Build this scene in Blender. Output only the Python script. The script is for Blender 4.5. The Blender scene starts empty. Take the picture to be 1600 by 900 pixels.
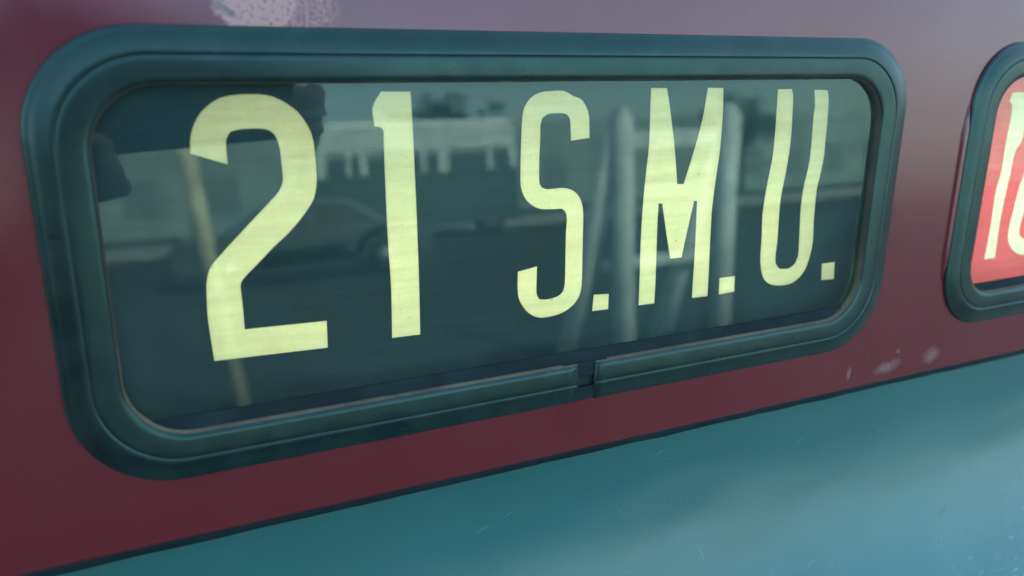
import bpy, bmesh, math, random
from mathutils import Vector, Matrix, noise
random.seed(4)
scene = bpy.context.scene
COL = scene.collection
# ------------------------------------------------------------------ frame of reference
# "panel space": x along the vehicle, z up the panel, -y out towards the street, origin on the panel opposite the lens.
LEAN = math.radians(-10.0)
T = Matrix.Translation((0, 0, 1.45)) @ Matrix.Rotation(LEAN, 4, 'X')
D = 0.27
# ------------------------------------------------------------------ camera
RR = ((0.9035103, -0.1133132, 0.4133150), (-0.0062954, 0.9607998, 0.2771718), (-0.4285201, -0.2530295, 0.8673791))
right = Vector((RR[0][0], RR[2][0], -RR[1][0]))
up = -Vector((RR[0][1], RR[2][1], -RR[1][1]))
fwd = Vector((RR[0][2], RR[2][2], -RR[1][2]))
cm = Matrix.Identity(4)
for i in range(3):
    cm[i][0] = right[i]; cm[i][1] = up[i]; cm[i][2] = -fwd[i]
cm[1][3] = -D
CAM = T @ cm
cam = bpy.data.cameras.new('camera')
cam.sensor_width = 36; cam.lens = 36 * 1259.33 / 1600
cam.clip_start = 0.01; cam.clip_end = 2000
cam.dof.use_dof = True; cam.dof.focus_distance = 0.33; cam.dof.aperture_fstop = 7.5
co = bpy.data.objects.new('camera', cam); COL.objects.link(co); co.matrix_world = CAM
scene.camera = co
# ------------------------------------------------------------------ sky and sun (sun behind the vehicle: this side is in shade)
SUN_EL, SUN_ROT = math.radians(40), math.radians(20)
w = bpy.data.worlds.new('World'); scene.world = w; w.use_nodes = True
nt = w.node_tree; bg = nt.nodes['Background']
sky = nt.nodes.new('ShaderNodeTexSky'); sky.sky_type = 'NISHITA'; sky.sun_disc = False
sky.sun_elevation = SUN_EL; sky.sun_rotation = SUN_ROT; sky.air_density = 1.0; sky.dust_density = 2.5; sky.ozone_density = 1.0
tint = nt.nodes.new('ShaderNodeMix'); tint.data_type = 'RGBA'; tint.blend_type = 'MULTIPLY'; tint.inputs[0].default_value = 1
tint.inputs[7].default_value = (1.0, 1.03, 1.02, 1)          # hazy daylight
nt.links.new(sky.outputs[0], tint.inputs[6]); nt.links.new(tint.outputs[2], bg.inputs[0]); bg.inputs[1].default_value = 0.15
sun = bpy.data.lights.new('sun', 'SUN'); sun.energy = 2.4; sun.angle = math.radians(0.6); sun.color = (1, .95, .87)
so = bpy.data.objects.new('sun', sun); COL.objects.link(so)
tosun = Vector((math.sin(SUN_ROT) * math.cos(SUN_EL), math.cos(SUN_ROT) * math.cos(SUN_EL), math.sin(SUN_EL)))
so.rotation_euler = tosun.to_track_quat('Z', 'Y').to_euler()
vs = scene.view_settings; vs.view_transform = 'Standard'; vs.look = 'None'; vs.exposure = 1.85; vs.gamma = 1
scene.cycles.max_bounces = 8; scene.cycles.transparent_max_bounces = 12
scene.cycles.sample_clamp_indirect = 4
# ------------------------------------------------------------------ helpers
def link(o, parent=None):
    COL.objects.link(o)
    if parent: o.parent = parent
    return o
def tag(o, label=None, cat=None, group=None, kind=None):
    if label: o['label'] = label
    if cat: o['category'] = cat
    if group: o['group'] = group
    if kind: o['kind'] = kind
    return o
def empty(name, mat=None, label=None, cat=None, **k):
    o = bpy.data.objects.new(name, None); o.empty_display_size = .1
    COL.objects.link(o)
    if mat is not None: o.matrix_world = mat
    return tag(o, label, cat, **k)
def ob(name, me, mat=None, parent=None, smooth=True):
    if isinstance(me, bmesh.types.BMesh):
        bm = me; me = bpy.data.meshes.new(name); bm.to_mesh(me); bm.free()
    if mat is not None: me.materials.append(mat)
    if smooth:
        for p in me.polygons: p.use_smooth = True
    return link(bpy.data.objects.new(name, me), parent)
def box(bm, c, s, rot=None, bev=0):
    m = Matrix.Translation(c) @ (rot.to_4x4() if rot else Matrix.Identity(4)) @ Matrix.Diagonal((*s, 1))
    r = bmesh.ops.create_cube(bm, size=1, matrix=m)
    if bev:
        es = list({e for v in r['verts'] for e in v.link_edges})
        bmesh.ops.bevel(bm, geom=es, offset=bev, segments=2, affect='EDGES', profile=.6)
def tube(bm, pts, r, n=10):
    pts = [Vector(p) for p in pts]; rings = []
    rs = r if isinstance(r, (list, tuple)) else [r] * len(pts)
    for i, p in enumerate(pts):
        d = (pts[min(i + 1, len(pts) - 1)] - pts[max(i - 1, 0)]).normalized()
        a = d.orthogonal().normalized() if i == 0 else (a - d * a.dot(d)).normalized()
        b = d.cross(a)
        rings.append([bm.verts.new(p + (a * math.cos(t * math.tau / n) + b * math.sin(t * math.tau / n)) * rs[i]) for t in range(n)])
    for q, s in zip(rings, rings[1:]):
        for t in range(n): bm.faces.new((q[t], q[(t + 1) % n], s[(t + 1) % n], s[t]))
    bm.faces.new(rings[0][::-1]); bm.faces.new(rings[-1])

# ------------------------------------------------------------------ materials
class M:
    """small node-building helper"""
    def __init__(s, name):
        s.m = bpy.data.materials.new(name); s.m.use_nodes = True
        s.t = s.m.node_tree; s.b = s.t.nodes['Principled BSDF']; s.out = s.t.nodes['Material Output']
        s.tc = s.t.nodes.new('ShaderNodeTexCoord')
    def n(s, typ, **k):
        x = s.t.nodes.new('ShaderNode' + typ)
        for a, v in k.items(): setattr(x, a, v)
        return x
    def l(s, a, b): s.t.links.new(a, b)
    def noise(s, scale, detail=4, rough=.55, vec=None, stretch=None, dist=0):
        x = s.n('TexNoise'); x.inputs['Scale'].default_value = scale; x.inputs['Detail'].default_value = detail
        x.inputs['Roughness'].default_value = rough; x.inputs['Distortion'].default_value = dist
        v = vec or s.tc.outputs['Object']
        if stretch:
            mp = s.n('Mapping'); mp.inputs['Scale'].default_value = stretch[:3]
            if len(stretch) > 3: mp.inputs['Rotation'].default_value = (0, stretch[3], 0)
            s.l(v, mp.inputs['Vector']); v = mp.outputs[0]
        s.l(v, x.inputs['Vector']); return x.outputs['Fac']
    def ramp(s, f, a, b, lo=0, hi=1):
        x = s.n('MapRange'); x.clamp = True
        for k, v in zip(('From Min', 'From Max', 'To Min', 'To Max'), (a, b, lo, hi)): x.inputs[k].default_value = v
        s.l(f, x.inputs['Value']); return x.outputs[0]
    def math(s, op, a, b=0, c=None):
        x = s.n('Math', operation=op)
        for i, v in enumerate((a, b) if c is None else (a, b, c)):
            if isinstance(v, (int, float)): x.inputs[i].default_value = v
            else: s.l(v, x.inputs[i])
        return x.outputs[0]
    def mix(s, f, a, b):
        x = s.n('Mix', data_type='RGBA')
        for i, v in ((0, f), (6, a), (7, b)):
            if isinstance(v, (int, float)): x.inputs[i].default_value = v
            elif isinstance(v, tuple): x.inputs[i].default_value = (*v, 1)
            else: s.l(v, x.inputs[i])
        return x.outputs[2]
    def base(s, c, rough=.5, spec=.5, metal=0):
        if isinstance(c, tuple): s.b.inputs['Base Color'].default_value = (*c, 1)
        else: s.l(c, s.b.inputs['Base Color'])
        if isinstance(rough, (int, float)): s.b.inputs['Roughness'].default_value = rough
        else: s.l(rough, s.b.inputs['Roughness'])
        s.b.inputs['Specular IOR Level'].default_value = spec; s.b.inputs['Metallic'].default_value = metal
        return s
    def bump(s, h, strength=.3, dist=.001):
        x = s.n('Bump'); x.inputs['Strength'].default_value = strength; x.inputs['Distance'].default_value = dist
        s.l(h, x.inputs['Height']); s.l(x.outputs[0], s.b.inputs['Normal']); return s
    def blob(s, cx, cz, rx, rz, ang=0, nz=300, amt=.6, edge=.15):
        """mask of a wear mark of its own shape at (cx, cz) mm on the panel"""
        mp = s.n('Mapping', vector_type='TEXTURE'); mp.inputs['Location'].default_value = (cx / 1000, 0, cz / 1000)
        mp.inputs['Rotation'].default_value = (0, ang, 0); mp.inputs['Scale'].default_value = (rx / 1000, 1, rz / 1000)
        s.l(s.tc.outputs['Object'], mp.inputs['Vector'])
        sp = s.n('SeparateXYZ'); s.l(mp.outputs[0], sp.inputs[0])
        d = s.math('SQRT', s.math('ADD', s.math('POWER', s.math('ABSOLUTE', sp.outputs[0]), 2), s.math('POWER', s.math('ABSOLUTE', sp.outputs[2]), 2)))
        nn = s.noise(nz, 5, .65)
        d = s.math('ADD', d, s.math('MULTIPLY', s.math('SUBTRACT', nn, .5), amt * 2))
        return s.ramp(d, 1, 1 - edge, 0, 1)
def simple(name, c, rough=.5, nz=6, amt=.25, spec=.5, metal=0):
    m = M(name); f = m.ramp(m.noise(nz, 5), .3, .7)
    m.base(m.mix(f, tuple(x * (1 - amt) for x in c), tuple(min(1, x * (1 + amt)) for x in c)), rough, spec, metal)
    return m.m

def mat_maroon():
    m = M('maroon_enamel')
    f = m.ramp(m.noise(14, 4), .3, .7)
    c = m.mix(f, (.138, .002, .010), (.155, .003, .013))
    # fine dust freckles
    sp = m.ramp(m.noise(900, 2, .5), .775, .80, 0, .35)
    c = m.mix(sp, c, (.5, .42, .42))
    # flaking patch above the sign, its bright reflection painted in as pale colour
    mott = m.ramp(m.noise(620, 3, .6), .33, .44)
    p1 = m.blob(41, 17.5, 13.5, 14, -.1, 190, .35, .12)
    p2 = m.blob(53, 15, 15, 12, .1, 260, .45, .3)
    pm = m.math('MAXIMUM', p1, m.math('MULTIPLY', p2, m.ramp(m.noise(700, 4, .7), .42, .58, .1, .75)))
    pale = m.mix(mott, (.20, .11, .12), (.72, .46, .38))
    c = m.mix(m.math('MULTIPLY', pm, .85), c, pale)
    edge = m.blob(31, 13.4, 6.5, 1.5, .6, 300, .6, .5)
    c = m.mix(m.math('MULTIPLY', m.math('MULTIPLY', edge, m.ramp(m.noise(520, 4, .7), .35, .55, .2, 1)), .6), c, (.06, .10, .11))
    # scuffs low down between the two signs
    s1 = m.blob(346, -154.6, 12, 4.2, -.12, 210, .6, .8)
    s2 = m.blob(378.5, -153, 8, 5.6, -.2, 210, .5, .8)
    s3 = m.blob(318, -153.5, 1.6, 4, .15, 400, .5, .6)
    s4 = m.blob(352, -147, 1.8, 1.2, 0, 400, .4, .6)
    sc = m.math('MAXIMUM', m.math('MAXIMUM', s1, s2), m.math('MAXIMUM', s3, s4))
    c = m.mix(m.math('MULTIPLY', sc, m.ramp(m.noise(300, 5, .7), .3, .65, .10, .5)), c, (.46, .36, .32))
    wear = m.math('MAXIMUM', pm, sc)
    r = m.math('ADD', m.ramp(m.noise(30, 3), .3, .7, .25, .40), m.math('MULTIPLY', wear, .3))
    m.base(c, r, .2)
    m.l(m.math('SUBTRACT', 1, m.math('MULTIPLY', pm, .8)), m.b.inputs['Coat Weight']); m.b.inputs['Coat IOR'].default_value = 1.75; m.l(m.ramp(m.noise(11, 5, .6, dist=.8), .3, .7, .13, .25), m.b.inputs['Coat Roughness'])
    h = m.math('ADD', m.math('MULTIPLY', m.noise(1400, 3, .5), .12), m.math('MULTIPLY', m.noise(25, 2), .6))
    h = m.math('ADD', h, m.math('MULTIPLY', m.math('MULTIPLY', pm, mott), .5))
    return m.bump(h, .25, .0008).m
def mat_teal():
    m = M('teal_enamel')
    f = m.ramp(m.noise(9, 4), .3, .7)
    c = m.mix(f, (.015, .148, .142), (.020, .168, .160))
    c = m.mix(m.ramp(m.noise(1000, 2), .77, .8, 0, .3), c, (.5, .6, .6))
    # paint runs / drag marks, strongest low on the right
    sp = m.n('SeparateXYZ'); m.l(m.tc.outputs['Object'], sp.inputs[0])
    reg = m.ramp(m.math('SUBTRACT', m.math('MULTIPLY', sp.outputs[0], .5), sp.outputs[2]), .47, .56)
    st = m.noise(620, 2, .5, stretch=(.24, 1.0, 1.5, .35))
    marks = m.ramp(st, .63, .68)
    h = m.math('MULTIPLY', m.math('MULTIPLY', marks, reg), 1.2)
    h = m.math('ADD', h, m.math('MULTIPLY', m.noise(900, 3), .10))
    h = m.math('ADD', h, m.math('MULTIPLY', m.noise(110, 3), .12))
    h = m.math('ADD', h, m.math('MULTIPLY', m.blob(403, -252, 4, 1.0, -.2, 500, .4, .4), 1.2))
    # scratches
    sc = None
    for a in ((120, -196, 5, .25, -.35), (133, -192, 3, .25, -.3), (211, -180, 4, .4, -.45), (217, -184, 3.6, .2, .3), (234, -235, 6, .22, 1.25),
              (300, -192, 5, .2, -.6), (325, -222, 4, .2, .9), (190, -205, 5, .16, 1.1), (300, -256, 7, .2, -.4)):
        b = m.blob(*a[:4], a[4], 700, .3, .6)
        sc = b if sc is None else m.math('MAXIMUM', sc, b)
    c = m.mix(m.math('MULTIPLY', sc, .38), c, (.35, .60, .60))
    c = m.mix(m.math('MULTIPLY', m.math('MULTIPLY', marks, reg), .9), c, (.55, .90, .85))  # bright glints on the paint runs, put into the colour
    m.base(c, m.ramp(m.noise(40, 3), .3, .7, .27, .38), .7)
    m.b.inputs['Specular Tint'].default_value = (.75, 1, .88, 1); m.b.inputs['Coat Tint'].default_value = (.9, 1, .97, 1); m.b.inputs['Coat Weight'].default_value = .7; m.b.inputs['Coat IOR'].default_value = 1.5; m.b.inputs['Coat Roughness'].default_value = .25
    return m.bump(h, .5, .0008).m
def mat_rubber(dust=.15, name='black_rubber', rough=.31):
    m = M(name)
    f = m.math('MULTIPLY', m.ramp(m.noise(60, 6, .7, stretch=(1, 1, 1)), .42, .75), dust)
    ch = m.ramp(m.noise(22, 6, .75, dist=1), .52, .72, 0, .5 * dust)
    c = m.mix(m.math('MAXIMUM', f, ch), (.003, .012, .013), (.10, .16, .14))
    c = m.mix(m.ramp(m.noise(700, 2), .76, .80, 0, .4), c, (.35, .38, .35))
    m.base(c, m.ramp(m.noise(90, 4), .3, .7, rough - .05, rough + .06), .72)
    m.b.inputs['Specular Tint'].default_value = (.50, 1, .84, 1); m.b.inputs['IOR'].default_value = 1.58
    return m.bump(m.math('ADD', m.noise(500, 3), m.math('MULTIPLY', m.noise(60, 2), 1.5)), .07, .0006).m
def mat_dust():
    m = M('dusty_lip')
    sp = m.n('SeparateXYZ'); m.l(m.tc.outputs['Object'], sp.inputs[0])
    low = m.ramp(sp.outputs[2], -.085, -.118)
    f = m.math('MULTIPLY', m.ramp(m.noise(45, 5, .7), .25, .6, .35, 1), m.math('ADD', m.math('MULTIPLY', low, .6), .4))
    m.base(m.mix(f, (.012, .03, .03), (.20, .165, .10)), .85, .2)
    return m.bump(m.noise(900, 3), .5, .0006).m
def mat_glass():
    m = M('window_glass')
    t = m.n('BsdfTransparent'); t.inputs[0].default_value = (.86, .94, .93, 1)
    g = m.n('BsdfGlossy'); g.inputs['Color'].default_value = (.70, 1, .88, 1); g.inputs['Roughness'].default_value = .0
    fr = m.n('Fresnel'); fr.inputs['IOR'].default_value = 1.52
    k = m.math('MULTIPLY', fr.outputs[0], 1.45)                  # both faces of the pane reflect
    mx = m.n('MixShader'); m.l(k, mx.inputs[0]); m.l(t.outputs[0], mx.inputs[1]); m.l(g.outputs[0], mx.inputs[2])
    d = m.n('BsdfDiffuse'); d.inputs[0].default_value = (.26, .62, .50, 1)
    f1 = m.ramp(m.noise(18, 5, .65, dist=.6), .36, .8, .040, .10)
    f2 = m.ramp(m.noise(650, 2, .5), .755, .80, 0, .30)
    mx2 = m.n('MixShader'); m.l(m.math('ADD', f1, f2), mx2.inputs[0]); m.l(mx.outputs[0], mx2.inputs[1]); m.l(d.outputs[0], mx2.inputs[2])
    m.l(mx2.outputs[0], m.out.inputs[0]); return m.m
def mat_cloth(name, col, trans, weave=True, black=False):
    m = M(name)
    a = m.noise(90, 5, .6, stretch=(.12, 1, 3.2)); b = m.noise(900, 3, .6, stretch=(.25, 1, 1.6)); b2 = m.noise(900, 3, .6, stretch=(1.6, 1, .25))
    f = m.ramp(m.math('ADD', m.math('MULTIPLY', a, .5), m.math('ADD', m.math('MULTIPLY', b, .3), m.math('MULTIPLY', b2, .2))), .40, .60)
    lo = tuple(x * (.87 if not black else .8) for x in col)
    c = m.mix(f, lo, col)
    if not black:
        st = m.ramp(m.noise(55, 5, .7), .58, .78, 0, .35); c = m.mix(st, c, tuple(x * y for x, y in zip(col, (.86, .72, .55))))
        sp = m.ramp(m.noise(520, 2, .5), .745, .78, 0, .8); c = m.mix(sp, c, (.12, .10, .07))
    if black:
        m.base(c, .6, .35); return m.bump(b, .3, .0004).m
    df = m.n('BsdfDiffuse'); m.l(c, df.inputs[0])
    tr = m.n('BsdfTranslucent'); m.l(c, tr.inputs[0])
    mx = m.n('MixShader'); mx.inputs[0].default_value = trans
    m.l(df.outputs[0], mx.inputs[1]); m.l(tr.outputs[0], mx.inputs[2]); m.l(mx.outputs[0], m.out.inputs[0])
    return m.m

MAROON, TEAL, RUB = mat_maroon(), mat_teal(), mat_rubber()
DUST, GLASS = mat_dust(), mat_glass()
BLACKCLOTH = mat_cloth('black_blind_cloth', (.016, .050, .056), 0, black=True)
LETTER = mat_cloth('cream_blind_cloth', (.90, .87, .66), .7)
REDCLOTH = mat_cloth('red_blind_cloth', (.80, .30, .31), .6)
NUMCLOTH = mat_cloth('pale_blind_cloth', (.84, .86, .74), .6)
HOUSING = simple('housing_paint', (.6, .62, .6), .6)
DARK = simple('dark_metal', (.012, .03, .035), .7)
STRIP = simple('strip_rubber', (.014, .034, .034), .8, 40, .4, spec=.25)
SHADE = simple('shade_black', (.006, .022, .026), .75, 40, .4)

# ------------------------------------------------------------------ the setting
def mat_asphalt():
    m = M('asphalt'); f = m.ramp(m.noise(1.3, 6), .35, .7); g = m.ramp(m.noise(60, 4, .7), .3, .7)
    m.base(m.mix(m.math('MULTIPLY', f, g), (.030, .035, .037), (.062, .066, .065)), .85, .3)
    return m.bump(m.noise(90, 4), .5, .01).m
bm = bmesh.new(); box(bm, (0, 0, -.25), (900, 900, .5)); tag(ob('road', bm, mat_asphalt(), smooth=False), kind='structure')
bm = bmesh.new(); box(bm, (0, -31, .065), (300, 8, .13), bev=.02)
tag(ob('pavement', bm, simple('concrete', (.30, .29, .27), .85, 2), smooth=False), kind='structure')

# ------------------------------------------------------------------ the bus
bus = empty('bus', T, 'maroon and teal old bus front with two rubber framed destination windows', 'bus')
MM = .001
Z0 = -161.7                                       # lower edge of the maroon sheet (mm)
SIGNS = {'main': dict(x0=-26.7, x1=331.5, z0=-139.1, z1=8.2, r=33, gap=(157.6, 166.6)),
         'route': dict(x0=378.4, x1=520, z0=-138.6, z1=8.2, r=31, gap=None)}
GW = 16.9                                         # rubber width
def rrect(x0, x1, z0, z1, r, n=14, step=9.0):
    """closed loop of (x, z, nx, nz), counter-clockwise seen from the street, starting mid bottom edge"""
    pts = []
    def seg(a, b, nrm):
        k = max(1, int((Vector(b) - Vector(a)).length / step))
        for i in range(k): 
            p = Vector(a).lerp(Vector(b), i / k); pts.append((p.x, p.y, *nrm))
    def arc(cx, cz, a0):
        for i in range(n):
            t = a0 + math.pi / 2 * i / n; pts.append((cx + r * math.cos(t), cz + r * math.sin(t), math.cos(t), math.sin(t)))
    seg((x0 + r, z0), (x1 - r, z0), (0, -1)); arc(x1 - r, z0 + r, -math.pi / 2)
    seg((x1, z0 + r), (x1, z1 - r), (1, 0)); arc(x1 - r, z1 - r, 0)
    seg((x1 - r, z1), (x0 + r, z1), (0, 1)); arc(x0 + r, z1 - r, math.pi / 2)
    seg((x0, z1 - r), (x0, z0 + r), (-1, 0)); arc(x0 + r, z0 + r, math.pi)
    return pts
def loop_at(s, off, **k):
    """outline inset by off from the rubber's outer edge"""
    r = max(3, s['r'] - off * .72)
    return rrect(s['x0'] + off, s['x1'] - off, s['z0'] + off, s['z1'] - off, r, **k)
def sweep(s, prof, gap=None, wob=0):
    """sweep profile [(inset, height)] round the outline; gap = (xa, xb) cut out of the bottom edge"""
    bm = bmesh.new(); base = loop_at(s, 0)
    n = len(base); rings = []
    corner = s['r']
    loops = [loop_at(s, w) for w, h in prof]
    # same vertex count is needed for every inset: rebuild with a common parametrisation
    def param(w):
        r = max(4, corner - w * .72); x0, x1, z0, z1 = s['x0'] + w, s['x1'] - w, s['z0'] + w, s['z1'] - w
        P = []; ns = 40
        def seg(a, b, k): P.extend((a[0] + (b[0] - a[0]) * i / k, a[1] + (b[1] - a[1]) * i / k) for i in range(k))
        def arc(cx, cz, a0, k=16): P.extend((cx + r * math.cos(a0 + math.pi / 2 * i / k), cz + r * math.sin(a0 + math.pi / 2 * i / k)) for i in range(k))
        if gap: seg((gap[1], z0), (x1 - r, z0), ns)
        else: seg((x0 + r, z0), (x1 - r, z0), ns)
        arc(x1 - r, z0 + r, -math.pi / 2); seg((x1, z0 + r), (x1, z1 - r), 16); arc(x1 - r, z1 - r, 0)
        seg((x1 - r, z1), (x0 + r, z1), ns); arc(x0 + r, z1 - r, math.pi / 2); seg((x0, z1 - r), (x0, z0 + r), 16)
        arc(x0 + r, z0 + r, math.pi)
        if gap: seg((x0 + r, z0), (gap[0], z0), ns); P.append((gap[0], z0))
        return P
    ps = [param(w) for w, h in prof]; n = len(ps[0])
    for j in range(n):
        ring = []
        for (w, h), P in zip(prof, ps):
            x, z = P[j]
            q = noise.noise(Vector((x * .03, z * .03, w * .05))) * wob
            ring.append(bm.verts.new((x * MM, -(h + q) * MM, z * MM)))
        rings.append(ring)
    m = len(prof)
    for j in range(n if not gap else n - 1):
        a, b = rings[j], rings[(j + 1) % n]
        for i in range(m - 1): bm.faces.new((a[i], b[i], b[i + 1], a[i + 1]))
    if gap:
        for r_ in (rings[0][::-1], rings[-1]):
            bm.faces.new(r_)
    bmesh.ops.recalc_face_normals(bm, faces=bm.faces)
    return bm
PROF = [(0, -1), (0, .7), (.3, 1.3), (.9, 1.6), (1.9, 1.7), (2.3, 1.9), (3.4, 2.3), (5.2, 2.8), (6.8, 3.15), (7.9, 3.25), (8.25, 3.15), (8.42, 2.85), (8.6, 2.85),
        (8.75, 3.12), (9.1, 3.2), (10.4, 3.22), (12.4, 3.18), (14.6, 3.08), (16.1, 2.95), (16.65, 2.5), (16.9, .9), (16.9, -1.2), (16.9, -4)]
def sheet_with_holes(name, rect, holes, y, thick, mat, parent):
    cu = bpy.data.curves.new(name, 'CURVE'); cu.dimensions = '2D'; cu.fill_mode = 'BOTH'; cu.extrude = thick / 2
    def sp(pts):
        s = cu.splines.new('POLY'); s.points.add(len(pts) - 1); s.use_cyclic_u = True
        for p, q in zip(s.points, pts): p.co = (q[0] * MM, q[1] * MM, 0, 1)
    sp(rect)
    for h in holes: sp(h)
    tmp = bpy.data.objects.new('tmp', cu); COL.objects.link(tmp)
    dg = bpy.context.evaluated_depsgraph_get(); me = bpy.data.meshes.new_from_object(tmp.evaluated_get(dg))
    bpy.data.objects.remove(tmp); bpy.data.curves.remove(cu)
    me.transform(Matrix(((1, 0, 0, 0), (0, 0, -1, y), (0, 1, 0, 0), (0, 0, 0, 1))))
    me.name = name; me.materials.clear()
    return ob(name, me, mat, parent, smooth=False)
# upper maroon sheet, openings cut out; its foot is folded over the teal panel
holes = [[(p[0], p[1]) for p in loop_at(s, 6)] for s in SIGNS.values()]
up_ = sheet_with_holes('upper_panel', [(-900, Z0), (1400, Z0), (1400, 420), (-900, 420)], holes, .001, .002, MAROON, bus)
def strip(name, mat, parent, prof, x0, x1, n=120, wob=0, seed=0):
    """extrude a (y, z) profile in mm along x"""
    bm = bmesh.new(); rings = []
    for i in range(n + 1):
        x = x0 + (x1 - x0) * i / n
        rings.append([bm.verts.new((x * MM, (y + noise.noise(Vector((x * .02, z * .05, seed))) * wob) * MM, (z + noise.noise(Vector((x * .05, 5, seed))) * wob) * MM)) for y, z in prof])
    for a, b in zip(rings, rings[1:]):
        for i in range(len(prof) - 1): bm.faces.new((a[i], b[i], b[i + 1], a[i + 1]))
    bmesh.ops.recalc_face_normals(bm, faces=bm.faces)
    return ob(name, bm, mat, parent)
strip('panel_edge', MAROON, bus, [(-.04, Z0 + 1.5), (-.12, Z0 + .2), (-.05, Z0 - .35), (.4, Z0 - .7), (1.6, Z0 - .7), (9, Z0 - .4)], -900, 1400, 500, .10)
# teal panel: tucked behind the maroon edge, then flaring outwards
prof = [(12, Z0 + 6), (11, Z0), (10.6, Z0 - 3)]
for i in range(1, 46):
    t = i * 6.0; prof.append((10.5 - 3.3e-3 * max(0, t - 20) ** 2, Z0 - 3 - t))
strip('lower_panel', TEAL, bus, prof, -900, 1400, 160, .5, 3)
# dark strip added to stand for the shadow under the maroon edge
strip('shade_strip', SHADE, bus, [(-.2 + 1, Z0 + .5), (1.2, Z0 - 1.6), (2.6, Z0 - 3.6), (4.4, Z0 - 6.0), (7, Z0 - 7.2), (11.5, Z0 - 7.6)], -900, 1400, 400, .55, 9)
# body behind the panels
bm = bmesh.new()
box(bm, (.25, 2.0, .22), (2.2, 3.2, 2.9), bev=.04)
bo = ob('body_shell', bm, simple('maroon_body', (.15, .02, .04), .35), bus, smooth=False)
bm = bmesh.new(); box(bm, (.25, .17, .43), (2.3, .36, .02), bev=.008)
ob('roof_edge', bm, MAROON, bus, smooth=False)

def smooth_poly(pts, n=4, ang=38):
    out = []; N = len(pts); P = [Vector(p) for p in pts]
    sharp = []
    for i in range(N):
        a, b = P[i] - P[i - 1], P[(i + 1) % N] - P[i]
        sharp.append(math.degrees(a.angle(b, 0)) > ang)
    for i in range(N):
        p1, p2 = P[i], P[(i + 1) % N]; L = (p2 - p1).length
        p0 = P[i - 1] if not sharp[i] else p1 - (p2 - p1)
        p3 = P[(i + 2) % N] if not sharp[(i + 1) % N] else p2 + (p2 - p1)
        m1 = (p2 - p0) * .5 if not sharp[i] else (p2 - p1); m2 = (p3 - p1) * .5 if not sharp[(i + 1) % N] else (p2 - p1)
        if m1.length > 1.2 * L: m1 *= 1.2 * L / m1.length
        if m2.length > 1.2 * L: m2 *= 1.2 * L / m2.length
        for k in range(n):
            t = k / n; h = p1 * (2*t**3 - 3*t**2 + 1) + m1 * (t**3 - 2*t**2 + t) + p2 * (3*t**2 - 2*t**3) + m2 * (t**3 - t**2)
            out.append((h.x, h.y))
    return out
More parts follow.
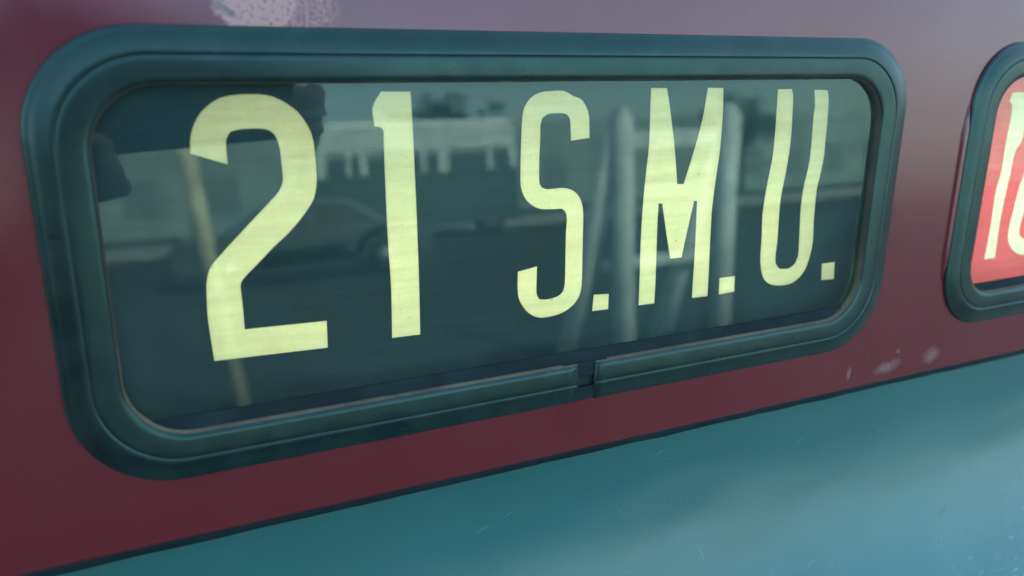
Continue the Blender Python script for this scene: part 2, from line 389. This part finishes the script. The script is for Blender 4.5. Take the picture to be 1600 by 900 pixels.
GL = {'two': [(18.71, -31.18), (29.87, -35.24), (29.89, -28.54), (30.49, -26.27), (31.63, -24.66), (33.69, -24.1), (36.14, -23.87), (39.81, -23.88), (42.27, -24.06), (44.39, -24.86), (45.84, -26.5), (46.71, -28.98), (47.07, -31.35), (47.25, -36.22), (47.37, -40.59), (46.89, -42.86), (45.52, -45.42), (42.64, -48.32), (37.49, -53.25), (28.4, -62.02), (25.01, -65.37), (22.17, -68.43), (20.59, -71.06), (19.68, -74.33), (19.26, -77.67), (18.83, -87.92), (19.53, -103.07), (59.08, -104.13), (59.32, -93.7), (34.35, -93.02), (30.56, -92.95), (30.57, -83.67), (30.42, -77.85), (30.65, -76.27), (31.28, -75.08), (33.26, -73.01), (36.13, -70.45), (42.52, -64.47), (47.73, -60.15), (51.86, -55.95), (54.86, -52.32), (57.07, -49.09), (58.15, -46.01), (58.71, -42.9), (58.86, -37.91), (58.6, -29.66), (58.36, -28.13), (57.67, -25.29), (55.75, -21.48), (53.29, -18.24), (49.78, -15.55), (45.76, -13.51), (42.21, -12.84), (40.69, -12.72), (35.65, -12.75), (30.63, -13.39), (27.06, -14.94), (23.38, -17.89), (20.91, -21.46), (19.21, -26.08)], 'one': [(82.97, -12.41), (93.75, -12.55), (94.0, -16.33), (94.41, -31.06), (94.81, -51.57), (95.02, -66.73), (95.14, -85.49), (95.03, -104.21), (83.71, -104.0), (84.06, -84.18), (83.51, -65.68), (83.34, -47.86), (83.3, -30.62), (83.36, -26.13), (82.47, -24.76), (80.16, -24.35), (79.75, -17.72)], 'S': [(159.82, -32.36), (168.31, -31.53), (167.67, -22.6), (166.07, -18.84), (163.8, -16.34), (160.15, -14.94), (156.96, -13.32), (154.4, -12.93), (150.9, -13.0), (146.05, -13.42), (141.96, -15.27), (139.28, -18.56), (138.24, -22.6), (137.8, -32.75), (137.67, -46.96), (138.41, -51.15), (140.41, -54.71), (143.28, -57.21), (146.88, -58.76), (151.22, -59.21), (156.34, -59.33), (158.01, -60.76), (158.83, -63.73), (158.56, -69.82), (158.68, -90.21), (158.02, -93.73), (156.25, -95.75), (152.8, -96.71), (149.06, -96.8), (146.67, -96.23), (145.75, -94.46), (145.43, -92.78), (145.55, -82.23), (136.9, -83.57), (136.8, -89.05), (137.29, -94.52), (139.51, -98.89), (142.48, -102.04), (146.51, -104.24), (151.47, -104.63), (157.52, -103.75), (162.07, -101.52), (165.08, -98.51), (166.5, -94.74), (166.84, -91.14), (166.67, -73.23), (166.4, -61.13), (165.18, -56.55), (162.83, -53.37), (159.81, -51.62), (156.12, -50.87), (149.6, -50.98), (147.15, -50.18), (145.97, -48.08), (145.82, -39.27), (146.08, -30.61), (146.13, -25.72), (146.92, -23.06), (149.69, -21.67), (156.05, -21.58), (158.22, -22.49), (159.14, -24.24), (159.56, -28.6)], 'dot1': [(172.88, -97.63), (180.4, -98.12), (180.39, -105.04), (172.37, -104.86)], 'M': [(196.64, -12.4), (204.58, -12.49), (206.34, -18.97), (210.35, -37.6), (212.84, -52.74), (216.24, -52.94), (220.78, -38.04), (223.91, -25.3), (225.64, -12.58), (233.84, -12.79), (234.66, -22.86), (234.64, -38.61), (233.67, -50.46), (232.72, -64.65), (233.01, -79.25), (233.72, -98.78), (233.81, -105.67), (225.09, -105.51), (224.98, -97.78), (224.85, -85.85), (224.48, -71.22), (224.11, -60.89), (222.54, -60.79), (220.21, -72.31), (217.64, -85.72), (211.58, -85.69), (208.7, -74.19), (205.56, -60.72), (203.73, -60.59), (203.67, -69.52), (204.41, -95.43), (204.39, -105.48), (196.07, -105.31), (195.93, -94.47), (195.47, -75.85), (195.72, -58.52), (196.5, -45.02), (197.15, -35.07)], 'dot2': [(240.06, -97.82), (249.0, -97.75), (249.43, -105.4), (240.45, -105.71)], 'U': [(264.46, -13.66), (272.68, -13.62), (273.66, -16.7), (274.63, -28.03), (274.83, -39.56), (273.87, -51.23), (272.4, -62.29), (272.4, -71.34), (272.89, -82.87), (272.69, -90.62), (273.37, -94.45), (276.11, -97.27), (281.99, -97.58), (285.57, -95.56), (287.02, -91.26), (286.29, -80.18), (285.47, -68.51), (285.79, -59.4), (286.86, -52.83), (287.75, -46.6), (287.79, -38.61), (287.25, -25.49), (287.4, -21.18), (286.15, -14.05), (294.26, -14.42), (295.48, -18.45), (296.26, -28.63), (296.44, -38.95), (296.54, -44.92), (295.65, -52.41), (294.38, -60.24), (294.48, -69.17), (294.81, -76.98), (295.56, -84.93), (294.92, -91.88), (292.96, -98.42), (289.82, -102.6), (284.85, -105.27), (278.01, -105.77), (271.03, -104.32), (266.67, -100.97), (264.56, -96.34), (263.38, -89.69), (263.06, -80.45), (262.26, -70.56), (262.72, -61.64), (263.64, -53.59), (265.04, -43.48), (265.11, -32.02)], 'dot3': [(303.3, -97.57), (311.83, -97.47), (312.61, -106.47), (304.16, -106.01)], 'R1': [(426.6, -17.1), (437.96, -17.08), (440.35, -29.2), (441.6, -41.17), (436.93, -49.61), (436.22, -61.78), (435.2, -74.99), (434.79, -86.64), (435.79, -108.0), (426.74, -107.83), (427.35, -92.35), (426.99, -80.65), (426.64, -69.11), (428.45, -57.87), (428.02, -48.36), (428.07, -40.69), (428.54, -28.91), (427.51, -23.23), (424.95, -21.53)], 'R0o': [(458.25, -19.37), (451.16, -23.33), (449.57, -32.84), (449.14, -48.4), (448.44, -61.4), (446.09, -68.74), (444.84, -80.17), (443.59, -91.73), (444.87, -98.48), (449.1, -103.71), (455.2, -107.31), (464.28, -108.96), (476.37, -108.24), (483.41, -101.98), (485.36, -85.02), (485.49, -62.7), (483.24, -40.88), (481.57, -28.44), (475.82, -21.35), (466.48, -18.81)], 'R0i': [(461.12, -26.94), (459.59, -34.85), (458.07, -52.31), (456.57, -68.31), (454.5, -82.7), (453.12, -91.8), (453.82, -96.31), (459.14, -99.03), (467.09, -98.61), (470.78, -91.4), (472.23, -72.93), (473.09, -53.0), (472.17, -35.22), (468.93, -28.5), (464.3, -26.32)]}
GL = {k: smooth_poly(v) for k, v in GL.items()}
BY = .012

def window(s, key):
    g = ob('window_gasket', sweep(s, PROF, s['gap'], .12), RUB, bus)
    if s['gap']:
        # recessed foot of the rubber seen where the strip's two ends do not quite meet
        a, b = s['gap'][0] - 6, s['gap'][1] + 6; z0 = s['z0']; bm = bmesh.new()
        cx, L = (a + b) / 2 * MM, (b - a) * MM
        box(bm, (cx, -.0004, (z0 + 14.2) * MM), (L, .0022, .0062), bev=.0004)
        box(bm, (cx, -.0004, (z0 + 3.4) * MM), (L, .0020, .0060), bev=.0006)
        ob('gasket_foot', bm, STRIP, g, smooth=False)
        bm = bmesh.new(); box(bm, (cx, .0012, (z0 + 9.6) * MM), (L, .0012, .009))
        ob('channel', bm, DARK, g, smooth=False)
    # dusty edge where rubber meets glass
    ob('dusty_lip', sweep(s, [(16.65, .9), (16.72, 2.3), (17.0, 2.2), (17.3, .3), (17.35, -.7)], s['gap'], .05), DUST, g)
    # pane
    cu = [(p[0], p[1]) for p in loop_at(s, 15.5)]
    bm = bmesh.new(); vs_ = [bm.verts.new((x * MM, .0005, z * MM)) for x, z in cu]; f = bm.faces.new(vs_)
    r = bmesh.ops.extrude_face_region(bm, geom=[f]); bmesh.ops.translate(bm, vec=(0, .003, 0), verts=[v for v in r['geom'] if isinstance(v, bmesh.types.BMVert)])
    bmesh.ops.recalc_face_normals(bm, faces=bm.faces)
    pane = ob('glass_pane', bm, GLASS, bus, smooth=False)
    clear = bpy.data.materials.get('pane_back')
    if not clear:
        mm = M('pane_back'); t = mm.n('BsdfTransparent'); mm.l(t.outputs[0], mm.out.inputs[0]); clear = mm.m
    pane.data.materials.append(clear)
    for p in pane.data.polygons: p.material_index = 0 if p.normal.y < -.9 else 1
    # flat retaining strip along the foot of the pane
    z = s['z0'] + GW
    bm = bmesh.new(); box(bm, ((s['x0'] + s['x1']) / 2 * MM, .0001, (z + 2.6) * MM), ((s['x1'] - s['x0'] - 2 * GW - 12) * MM, .0006, 5.6 * MM), bev=.0002)
    ob('retaining_strip', bm, STRIP, bus, smooth=False)
    # lamp housing behind the blind
    x0, x1, z0, z1 = s['x0'] + 4, s['x1'] - 4, s['z0'] + 4, s['z1'] - 4
    bm = bmesh.new(); Y0, Y1 = .0145, .085
    a = [bm.verts.new((x * MM, Y0, zz * MM)) for x, zz in ((x0, z0), (x1, z0), (x1, z1), (x0, z1))]
    b = [bm.verts.new((x * MM, Y1, zz * MM)) for x, zz in ((x0, z0), (x1, z0), (x1, z1), (x0, z1))]
    for i in range(4): bm.faces.new((a[i], a[(i + 1) % 4], b[(i + 1) % 4], b[i]))
    bm.faces.new(b)
    ob('lamp_housing', bm, HOUSING, bus, smooth=False)
    # the tube lamp inside that lights the blind
    L = bpy.data.lights.new('blind_lamp', 'AREA'); L.shape = 'RECTANGLE'; L.size = (s['x1'] - s['x0'] - 40) * MM; L.size_y = .085
    L.energy = .096 if key == 'main' else .07; L.color = (.88, 1, .79)
    lo = bpy.data.objects.new('blind_lamp', L); COL.objects.link(lo); lo.parent = bus
    lo.location = ((s['x0'] + s['x1']) / 2 * MM, .066, (s['z0'] + 64) * MM)
    lo.rotation_euler = (math.radians(-90), 0, 0)
    return g
for k, s in SIGNS.items(): window(s, k)
# thin maroon bead beside the route-number window
bm = bmesh.new(); pr = [(Vector((377.0, .2, -22 - k * 6.4)) * MM) for k in range(15)]
tube(bm, pr, [.0019 * min(1, .3 + k * .35, .3 + (14 - k) * .35) for k in range(15)], 12)
ob('trim_bead', bm, MAROON, bus)

# ------------------------------------------------------------------ roller blinds
def blind(s, glyphs, name, label, clothm, lm, ink):
    root = empty(name, T, label, 'roller blind')
    x0, x1, z0, z1 = s['x0'] - 4, s['x1'] + 14, s['z0'] - 6, s['z1'] + 4
    holes = [GL[h] for g in glyphs for h in g[1]]
    sheet_with_holes('blind_cloth', [(x0, z0), (x1, z0), (x1, z1), (x0, z1)], [GL[g[1][0]] for g in glyphs], BY, .0002, clothm, root)
    for nm, keys, pl in glyphs:
        sheet_with_holes(nm, GL[keys[0]], [GL[k] for k in keys[1:]], BY, .0002, lm, root)
        if len(keys) > 1: sheet_with_holes('blind_cloth', GL[keys[1]], [], BY, .0002, clothm, root)
    bm = bmesh.new(); tube(bm, [(x0 * MM, BY + .012, (z1 - 1) * MM), (x1 * MM, BY + .012, (z1 - 1) * MM)], .006, 16)
    ob('roller', bm, DARK, root)
blind(SIGNS['main'], [('numeral', ['two'], 0), ('numeral', ['one'], 0), ('letter', ['S'], 0), ('full_stop', ['dot1'], 0), ('letter', ['M'], 0),
      ('full_stop', ['dot2'], 0), ('letter', ['U'], 0), ('full_stop', ['dot3'], 0)], 'destination_blind',
      'black roller blind with glowing pale yellow 21 S.M.U. behind the long glass', BLACKCLOTH, LETTER, None)
blind(SIGNS['route'], [('numeral', ['R1'], 0), ('numeral', ['R0o', 'R0i'], 0)], 'route_number_blind',
      'red roller blind with pale route number cut off by the right edge', REDCLOTH, NUMCLOTH, None)
# ------------------------------------------------------------------ things across the road, seen only as reflections in the glass
def inst_wheel(parent, x, y, r=.33):
    bm = bmesh.new(); tube(bm, [(x, y - .1, r), (x, y + .1, r)], r, 28); w_ = ob('wheel', bm, simple('tyre', (.02, .02, .022), .8), parent)
    bm = bmesh.new(); tube(bm, [(x, y - .115, r), (x, y + .115, r)], r * .62, 20); ob('rim', bm, simple('rim', (.35, .36, .38), .35, metal=.6), w_)
def car(x, y, label):
    r = empty('parked_car', Matrix.Translation((x, y, 0)), label, 'car')
    side = [(-2.25, .35), (-2.3, .62), (-2.1, .86), (-1.2, .95), (-.62, 1.36), (.0, 1.45), (.75, 1.42), (1.45, 1.02), (2.2, .96), (2.3, .7), (2.22, .35),
            (1.82, .33), (1.95, .56), (1.4, .70), (1.08, .56), (.98, .30), (-.98, .30), (-1.08, .56), (-1.4, .70), (-1.95, .56), (-1.82, .33)]
    bm = bmesh.new(); A = [bm.verts.new((a, -.86 + .12 * max(0, b - .9) / .5, b)) for a, b in side]; B = [bm.verts.new((a, .86 - .12 * max(0, b - .9) / .5, b)) for a, b in side]
    bm.faces.new(A); bm.faces.new(B[::-1])
    for i in range(len(side)): bm.faces.new((A[i], A[(i + 1) % len(side)], B[(i + 1) % len(side)], B[i]))
    bmesh.ops.recalc_face_normals(bm, faces=bm.faces)
    ob('body', bm, simple('dark_grey_paint', (.07, .085, .085), .3), r, smooth=False)
    gm = simple('tinted_glass', (.01, .015, .02), .08)
    for sx, win in ((0, [(-.98, .97), (-.56, 1.31), (.02, 1.39), (.05, .98)]), (1, [(.10, .98), (.10, 1.39), (.72, 1.36), (1.22, 1.03)])):
        bm = bmesh.new()
        for yy in (.80,):
            v = [bm.verts.new((a, yy * (1 + .0) + (.075 if yy > 0 else -.075) - .11 * (b - .9) / .5 * (1 if yy > 0 else -1), b)) for a, b in win]; bm.faces.new(v)
        ob('side_window', bm, gm, r, smooth=False)
    pts = [(-.95, .34), (.92, .34)] + [(1.4 - .47 * math.cos(k * math.pi / 10), .34 + .44 * math.sin(k * math.pi / 10)) for k in range(11)]
    top = [(-.95, .60), (.55, .62)] + [(1.4 - .62 * math.cos(k * math.pi / 10), .42 + .46 * math.sin(k * math.pi / 10)) for k in range(11)]
    bm = bmesh.new(); vv = [[bm.verts.new((a, .885, c)) for a, c in L_] for L_ in (pts, top)]
    for k in range(len(pts) - 1): bm.faces.new((vv[0][k], vv[0][k + 1], vv[1][k + 1], vv[1][k]))
    bmesh.ops.solidify(bm, geom=bm.faces[:], thickness=.03)
    ob('sill_trim', bm, simple('pale_trim', (.70, .75, .73), .4), r, smooth=False)
    for wx in (-1.4, 1.4):
        for wy in (-.78, .78): inst_wheel(r, wx, wy)
    return r
car(2.75, -15.0, 'dark parked saloon car with pale lower sides across the road')
# coach further off
r = empty('parked_coach', Matrix.Translation((8.0, -24.5, 0)), 'dark coach with a white roof band parked beyond the dark car', 'coach')
bm = bmesh.new(); box(bm, (0, 0, 1.55), (6.6, 2.5, 2.2), bev=.1); ob('body', bm, simple('dark_paint', (.05, .09, .10), .35), r, smooth=False)
bm = bmesh.new(); box(bm, (0, 0, 3.15), (6.5, 2.44, .98), bev=.15)
for xx, ww in ((-3.0, .3), (-2.2, .12), (-1.75, .2), (.1, .14), (.75, .34), (2.3, .15), (3.1, .2)): box(bm, (xx, 1.27, 2.4), (ww, .04, .7))
ob('roof_band', bm, simple('white_paint', (.70, .76, .74), .4), r, smooth=False)
for wx in (-2.2, 2.2): inst_wheel(r, wx, 1.12, .48)
# white A-frame barrier
r = empty('folding_barrier', Matrix.Translation((4.0, -5.2, 0)), 'white A-frame barrier standing folded open on the road', 'barrier')
WS = simple('white_steel', (.72, .76, .74), .5)
for ax, legs in ((-.45, (-.50, -.24)), (.62, (-.66, -.40))):
    for bx, by in zip(legs, (-.12, .12)):
        bm = bmesh.new(); tube(bm, [(ax, by * .2, 1.88), (ax + bx, by * 2, 0)], .085, 12); ob('leg', bm, WS, r)
    bm = bmesh.new(); bmesh.ops.create_uvsphere(bm, u_segments=16, v_segments=10, radius=.085, matrix=Matrix.Translation((ax, 0, 1.9))); ob('knob', bm, WS, r)
bm = bmesh.new(); box(bm, (.08, 0, 1.72), (1.1, .03, .13)); ob('rail', bm, WS, r, smooth=False)
bm = bmesh.new(); box(bm, (-.15, 0, .75), (1.1, .03, .09)); ob('rail', bm, WS, r, smooth=False)
# pale post
bm = bmesh.new(); tube(bm, [(.53, 0, 0), (.30, 0, 2.3)], .06, 14)
o = ob('pale_post', bm, simple('buff_paint', (.60, .55, .40), .6)); o.location = (0, -5.5, 0); tag(o, 'buff painted round post leaning slightly on the road', 'post')
# long pale building behind everything
r = empty('terrace_building', Matrix.Translation((20, -52, 0)), 'long low pale building across the road', 'building')
bm = bmesh.new(); box(bm, (0, 0, 2.8), (150, 9, 5.6)); ob('wall', bm, simple('render', (.26, .33, .32), .8, .5), r, smooth=False)
PANES = simple('dusty_panes', (.17, .22, .22), .3)
for i in range(34):
    for zz in (2.2,):
        bm = bmesh.new(); box(bm, (-70 + i * 4.2, 4.5, zz), (1.8, .12, 2.0)); ob('window', bm, PANES, r, smooth=False)
# trees
def tree(x, y, h, seed, label):
    rnd = random.Random(seed); r = empty('street_tree', Matrix.Translation((x, y, 0)), label, 'tree', group='trees along the far pavement')
    bm = bmesh.new(); tube(bm, [(0, 0, 0), (.1, 0, h * .3), (0, .1, h * .7)], [.2, .15, .05], 9)
    for k in range(6):
        a = rnd.random() * 6.28; tube(bm, [(0, 0, h * (.3 + .06 * k)), (math.cos(a) * h * .25, math.sin(a) * h * .25, h * (.5 + .06 * k))], [.07, .02], 6)
    ob('trunk', bm, simple('bark', (.09, .07, .05), .9), r)
    bm = bmesh.new()
    for k in range(46):
        c = Vector((rnd.gauss(0, .17), rnd.gauss(0, .17), .66 + rnd.gauss(0, .13))) * h
        for j in range(36):
            p = c + Vector((rnd.gauss(0, 1), rnd.gauss(0, 1), rnd.gauss(0, .8))) * h * .05
            u = Vector((rnd.gauss(0, 1), rnd.gauss(0, 1), rnd.gauss(0, 1))).normalized(); v = u.orthogonal().normalized(); s_ = .16
            bm.faces.new([bm.verts.new(p + q) for q in (u * s_, v * s_ * .5, -u * s_, -v * s_ * .5)])
    ob('crown', bm, simple('leaf', (.05, .09, .035), .6, 3, .5), r, smooth=False)
for i, (x, y, h) in enumerate(((-3, -36, 6), (14, -37, 6.4), (33, -38, 6.5))):
    tree(x, y, h, i, ('leafy street tree behind the dark car', 'leafy street tree past the end of the coach', 'leafy street tree far along the pavement')[i])

# ------------------------------------------------------------------ the photographer (seen as a reflection)
def cs(x, y, z): return CAM @ Vector((x, y, z))       # point in metres held relative to the phone: x right, y up, z towards the face
phone = empty('phone', CAM, 'black phone held sideways in two hands', 'phone')
bm = bmesh.new(); box(bm, (.052, -.028, .0065), (.158, .074, .008), bev=.003); ob('case', bm, simple('phone_case', (.01, .012, .014), .25), phone, smooth=False)
bm = bmesh.new(); tube(bm, [(0, 0, .0035), (0, 0, .0018)], .005, 16); ob('lens_ring', bm, simple('lens_ring', (.03, .03, .035), .2), phone)
def skinned(name, verts, edges, mat, parent, sub=2, root=0):
    me = bpy.data.meshes.new(name); me.from_pydata([v[0] for v in verts], edges, []); o = link(bpy.data.objects.new(name, me), parent)
    me.materials.append(mat)
    md = o.modifiers.new('skin', 'SKIN'); md.use_smooth_shade = True
    sl = me.skin_vertices[0].data
    for i, v in enumerate(verts):
        rr = v[1] if isinstance(v[1], tuple) else (v[1], v[1]); sl[i].radius = rr; sl[i].use_root = (i == root)
    o.modifiers.new('sub', 'SUBSURF').levels = sub; o.modifiers['sub'].render_levels = sub
    return o
person = empty('person', None, 'person in a grey jacket holding a phone up in both hands', 'person')
SK = simple('skin', (.80, .48, .40), .5, 20, .1); JK = simple('jacket', (.20, .175, .18), .8, 15, .3); TR = simple('trousers', (.03, .035, .05), .85, 15, .3)
V = Vector
lh = cs(-.02, -.075, .02); rh = cs(.150, -.045, .03)
px, py = -.45, -.68
verts = [(V((px, py, .98)), (.15, .11)), (V((px, py, 1.18)), (.14, .10)), (V((px, py, 1.38)), (.17, .11)), (V((px, py + .01, 1.50)), (.09, .07)), (V((px, py + .03, 1.58)), .05),
         (V((px, py + .06, 1.66)), (.075, .085)), (V((px, py + .06, 1.76)), (.078, .09)), (V((px, py + .05, 1.83)), (.05, .06)),
         (V((px - .19, py, 1.44)), .055), (V((px - .25, py + .12, 1.22)), .042), (lh + V((-.02, -.05, -.05)), .027),
         (V((px + .19, py, 1.44)), .055), (cs(.05, -.045, .29), .04), (cs(.135, -.04, .085), .027),
         (V((px - .10, py, .85)), .09), (V((px - .11, py + .01, .48)), .06), (V((px - .11, py - .02, .08)), .04), (V((px - .12, py + .13, .03)), .035),
         (V((px + .10, py, .85)), .09), (V((px + .11, py + .01, .48)), .06), (V((px + .11, py - .02, .08)), .04), (V((px + .12, py + .13, .03)), .035)]
E_ = [(0, 1), (1, 2), (2, 3), (3, 4), (4, 5), (5, 6), (6, 7), (3, 8), (8, 9), (9, 10), (3, 11), (11, 12), (12, 13), (0, 14), (14, 15), (15, 16), (16, 17), (0, 18), (18, 19), (19, 20), (20, 21)]
# hands: palm + five fingers each, part of the body
def hand(wrist_i, palm, fingers, thumb):
    n0 = len(verts); verts.append((palm, (.026, .018))); E_.append((wrist_i, n0))
    for f in fingers + [thumb]:
        prev = n0
        for k, p in enumerate(f):
            verts.append((p, (.0095, .0085, .0075)[min(k, 2)])); E_.append((prev, len(verts) - 1)); prev = len(verts) - 1
hand(10, cs(-.018, -.072, .022), [[cs(-.034, -.05 - .012 * k, .008), cs(-.024 + .004 * k, -.050 - .011 * k, -.005), cs(-.004 + .004 * k, -.056 - .008 * k, -.007)] for k in range(4)],
     [cs(-.035, -.04, .03), cs(-.02, -.025, .026), cs(-.008, -.022, .02)])
hand(13, cs(.152, -.060, .020), [[cs(.154, -.030 - .014 * k, .008), cs(.144, -.030 - .013 * k, -.006), cs(.124 - .002 * k, -.031 - .012 * k, -.008)] for k in range(4)],
     [cs(.135, -.045, .03), cs(.122, -.03, .024), cs(.11, -.026, .018)])
skinned('body', verts, E_, SK, person, 1)
jv = [(v[0], tuple(a * 1.22 for a in (v[1] if isinstance(v[1], tuple) else (v[1], v[1])))) for v in verts[:14]]
jidx = [0, 1, 2, 3, 8, 9, 10, 11, 12, 13]
jm = {a: i for i, a in enumerate(jidx)}
jvv = [jv[a] for a in jidx]
jvv[jm[10]] = (jvv[jm[10]][0].lerp(jvv[jm[9]][0], .3), (.036, .036)); jvv[jm[13]] = (jvv[jm[13]][0].lerp(jvv[jm[12]][0], .3), (.036, .036))
skinned('jacket', jvv, [(jm[a], jm[b]) for a, b in E_[:13] if a in jm and b in jm], JK, person)
tv = [(V((px, py, .97)), (.165, .125))] + [(v[0], v[1] * 1.2) for v in (verts[14], verts[15], verts[16], verts[18], verts[19], verts[20])]
skinned('trousers', tv, [(0, 1), (1, 2), (2, 3), (0, 4), (4, 5), (5, 6)], TR, person)
bm = bmesh.new(); bmesh.ops.create_uvsphere(bm, u_segments=24, v_segments=14, radius=1, matrix=Matrix.Translation((px, py + .035, 1.785)) @ Matrix.Diagonal((.088, .10, .085, 1)))
ob('hair', bm, simple('hair', (.03, .02, .015), .7), person)
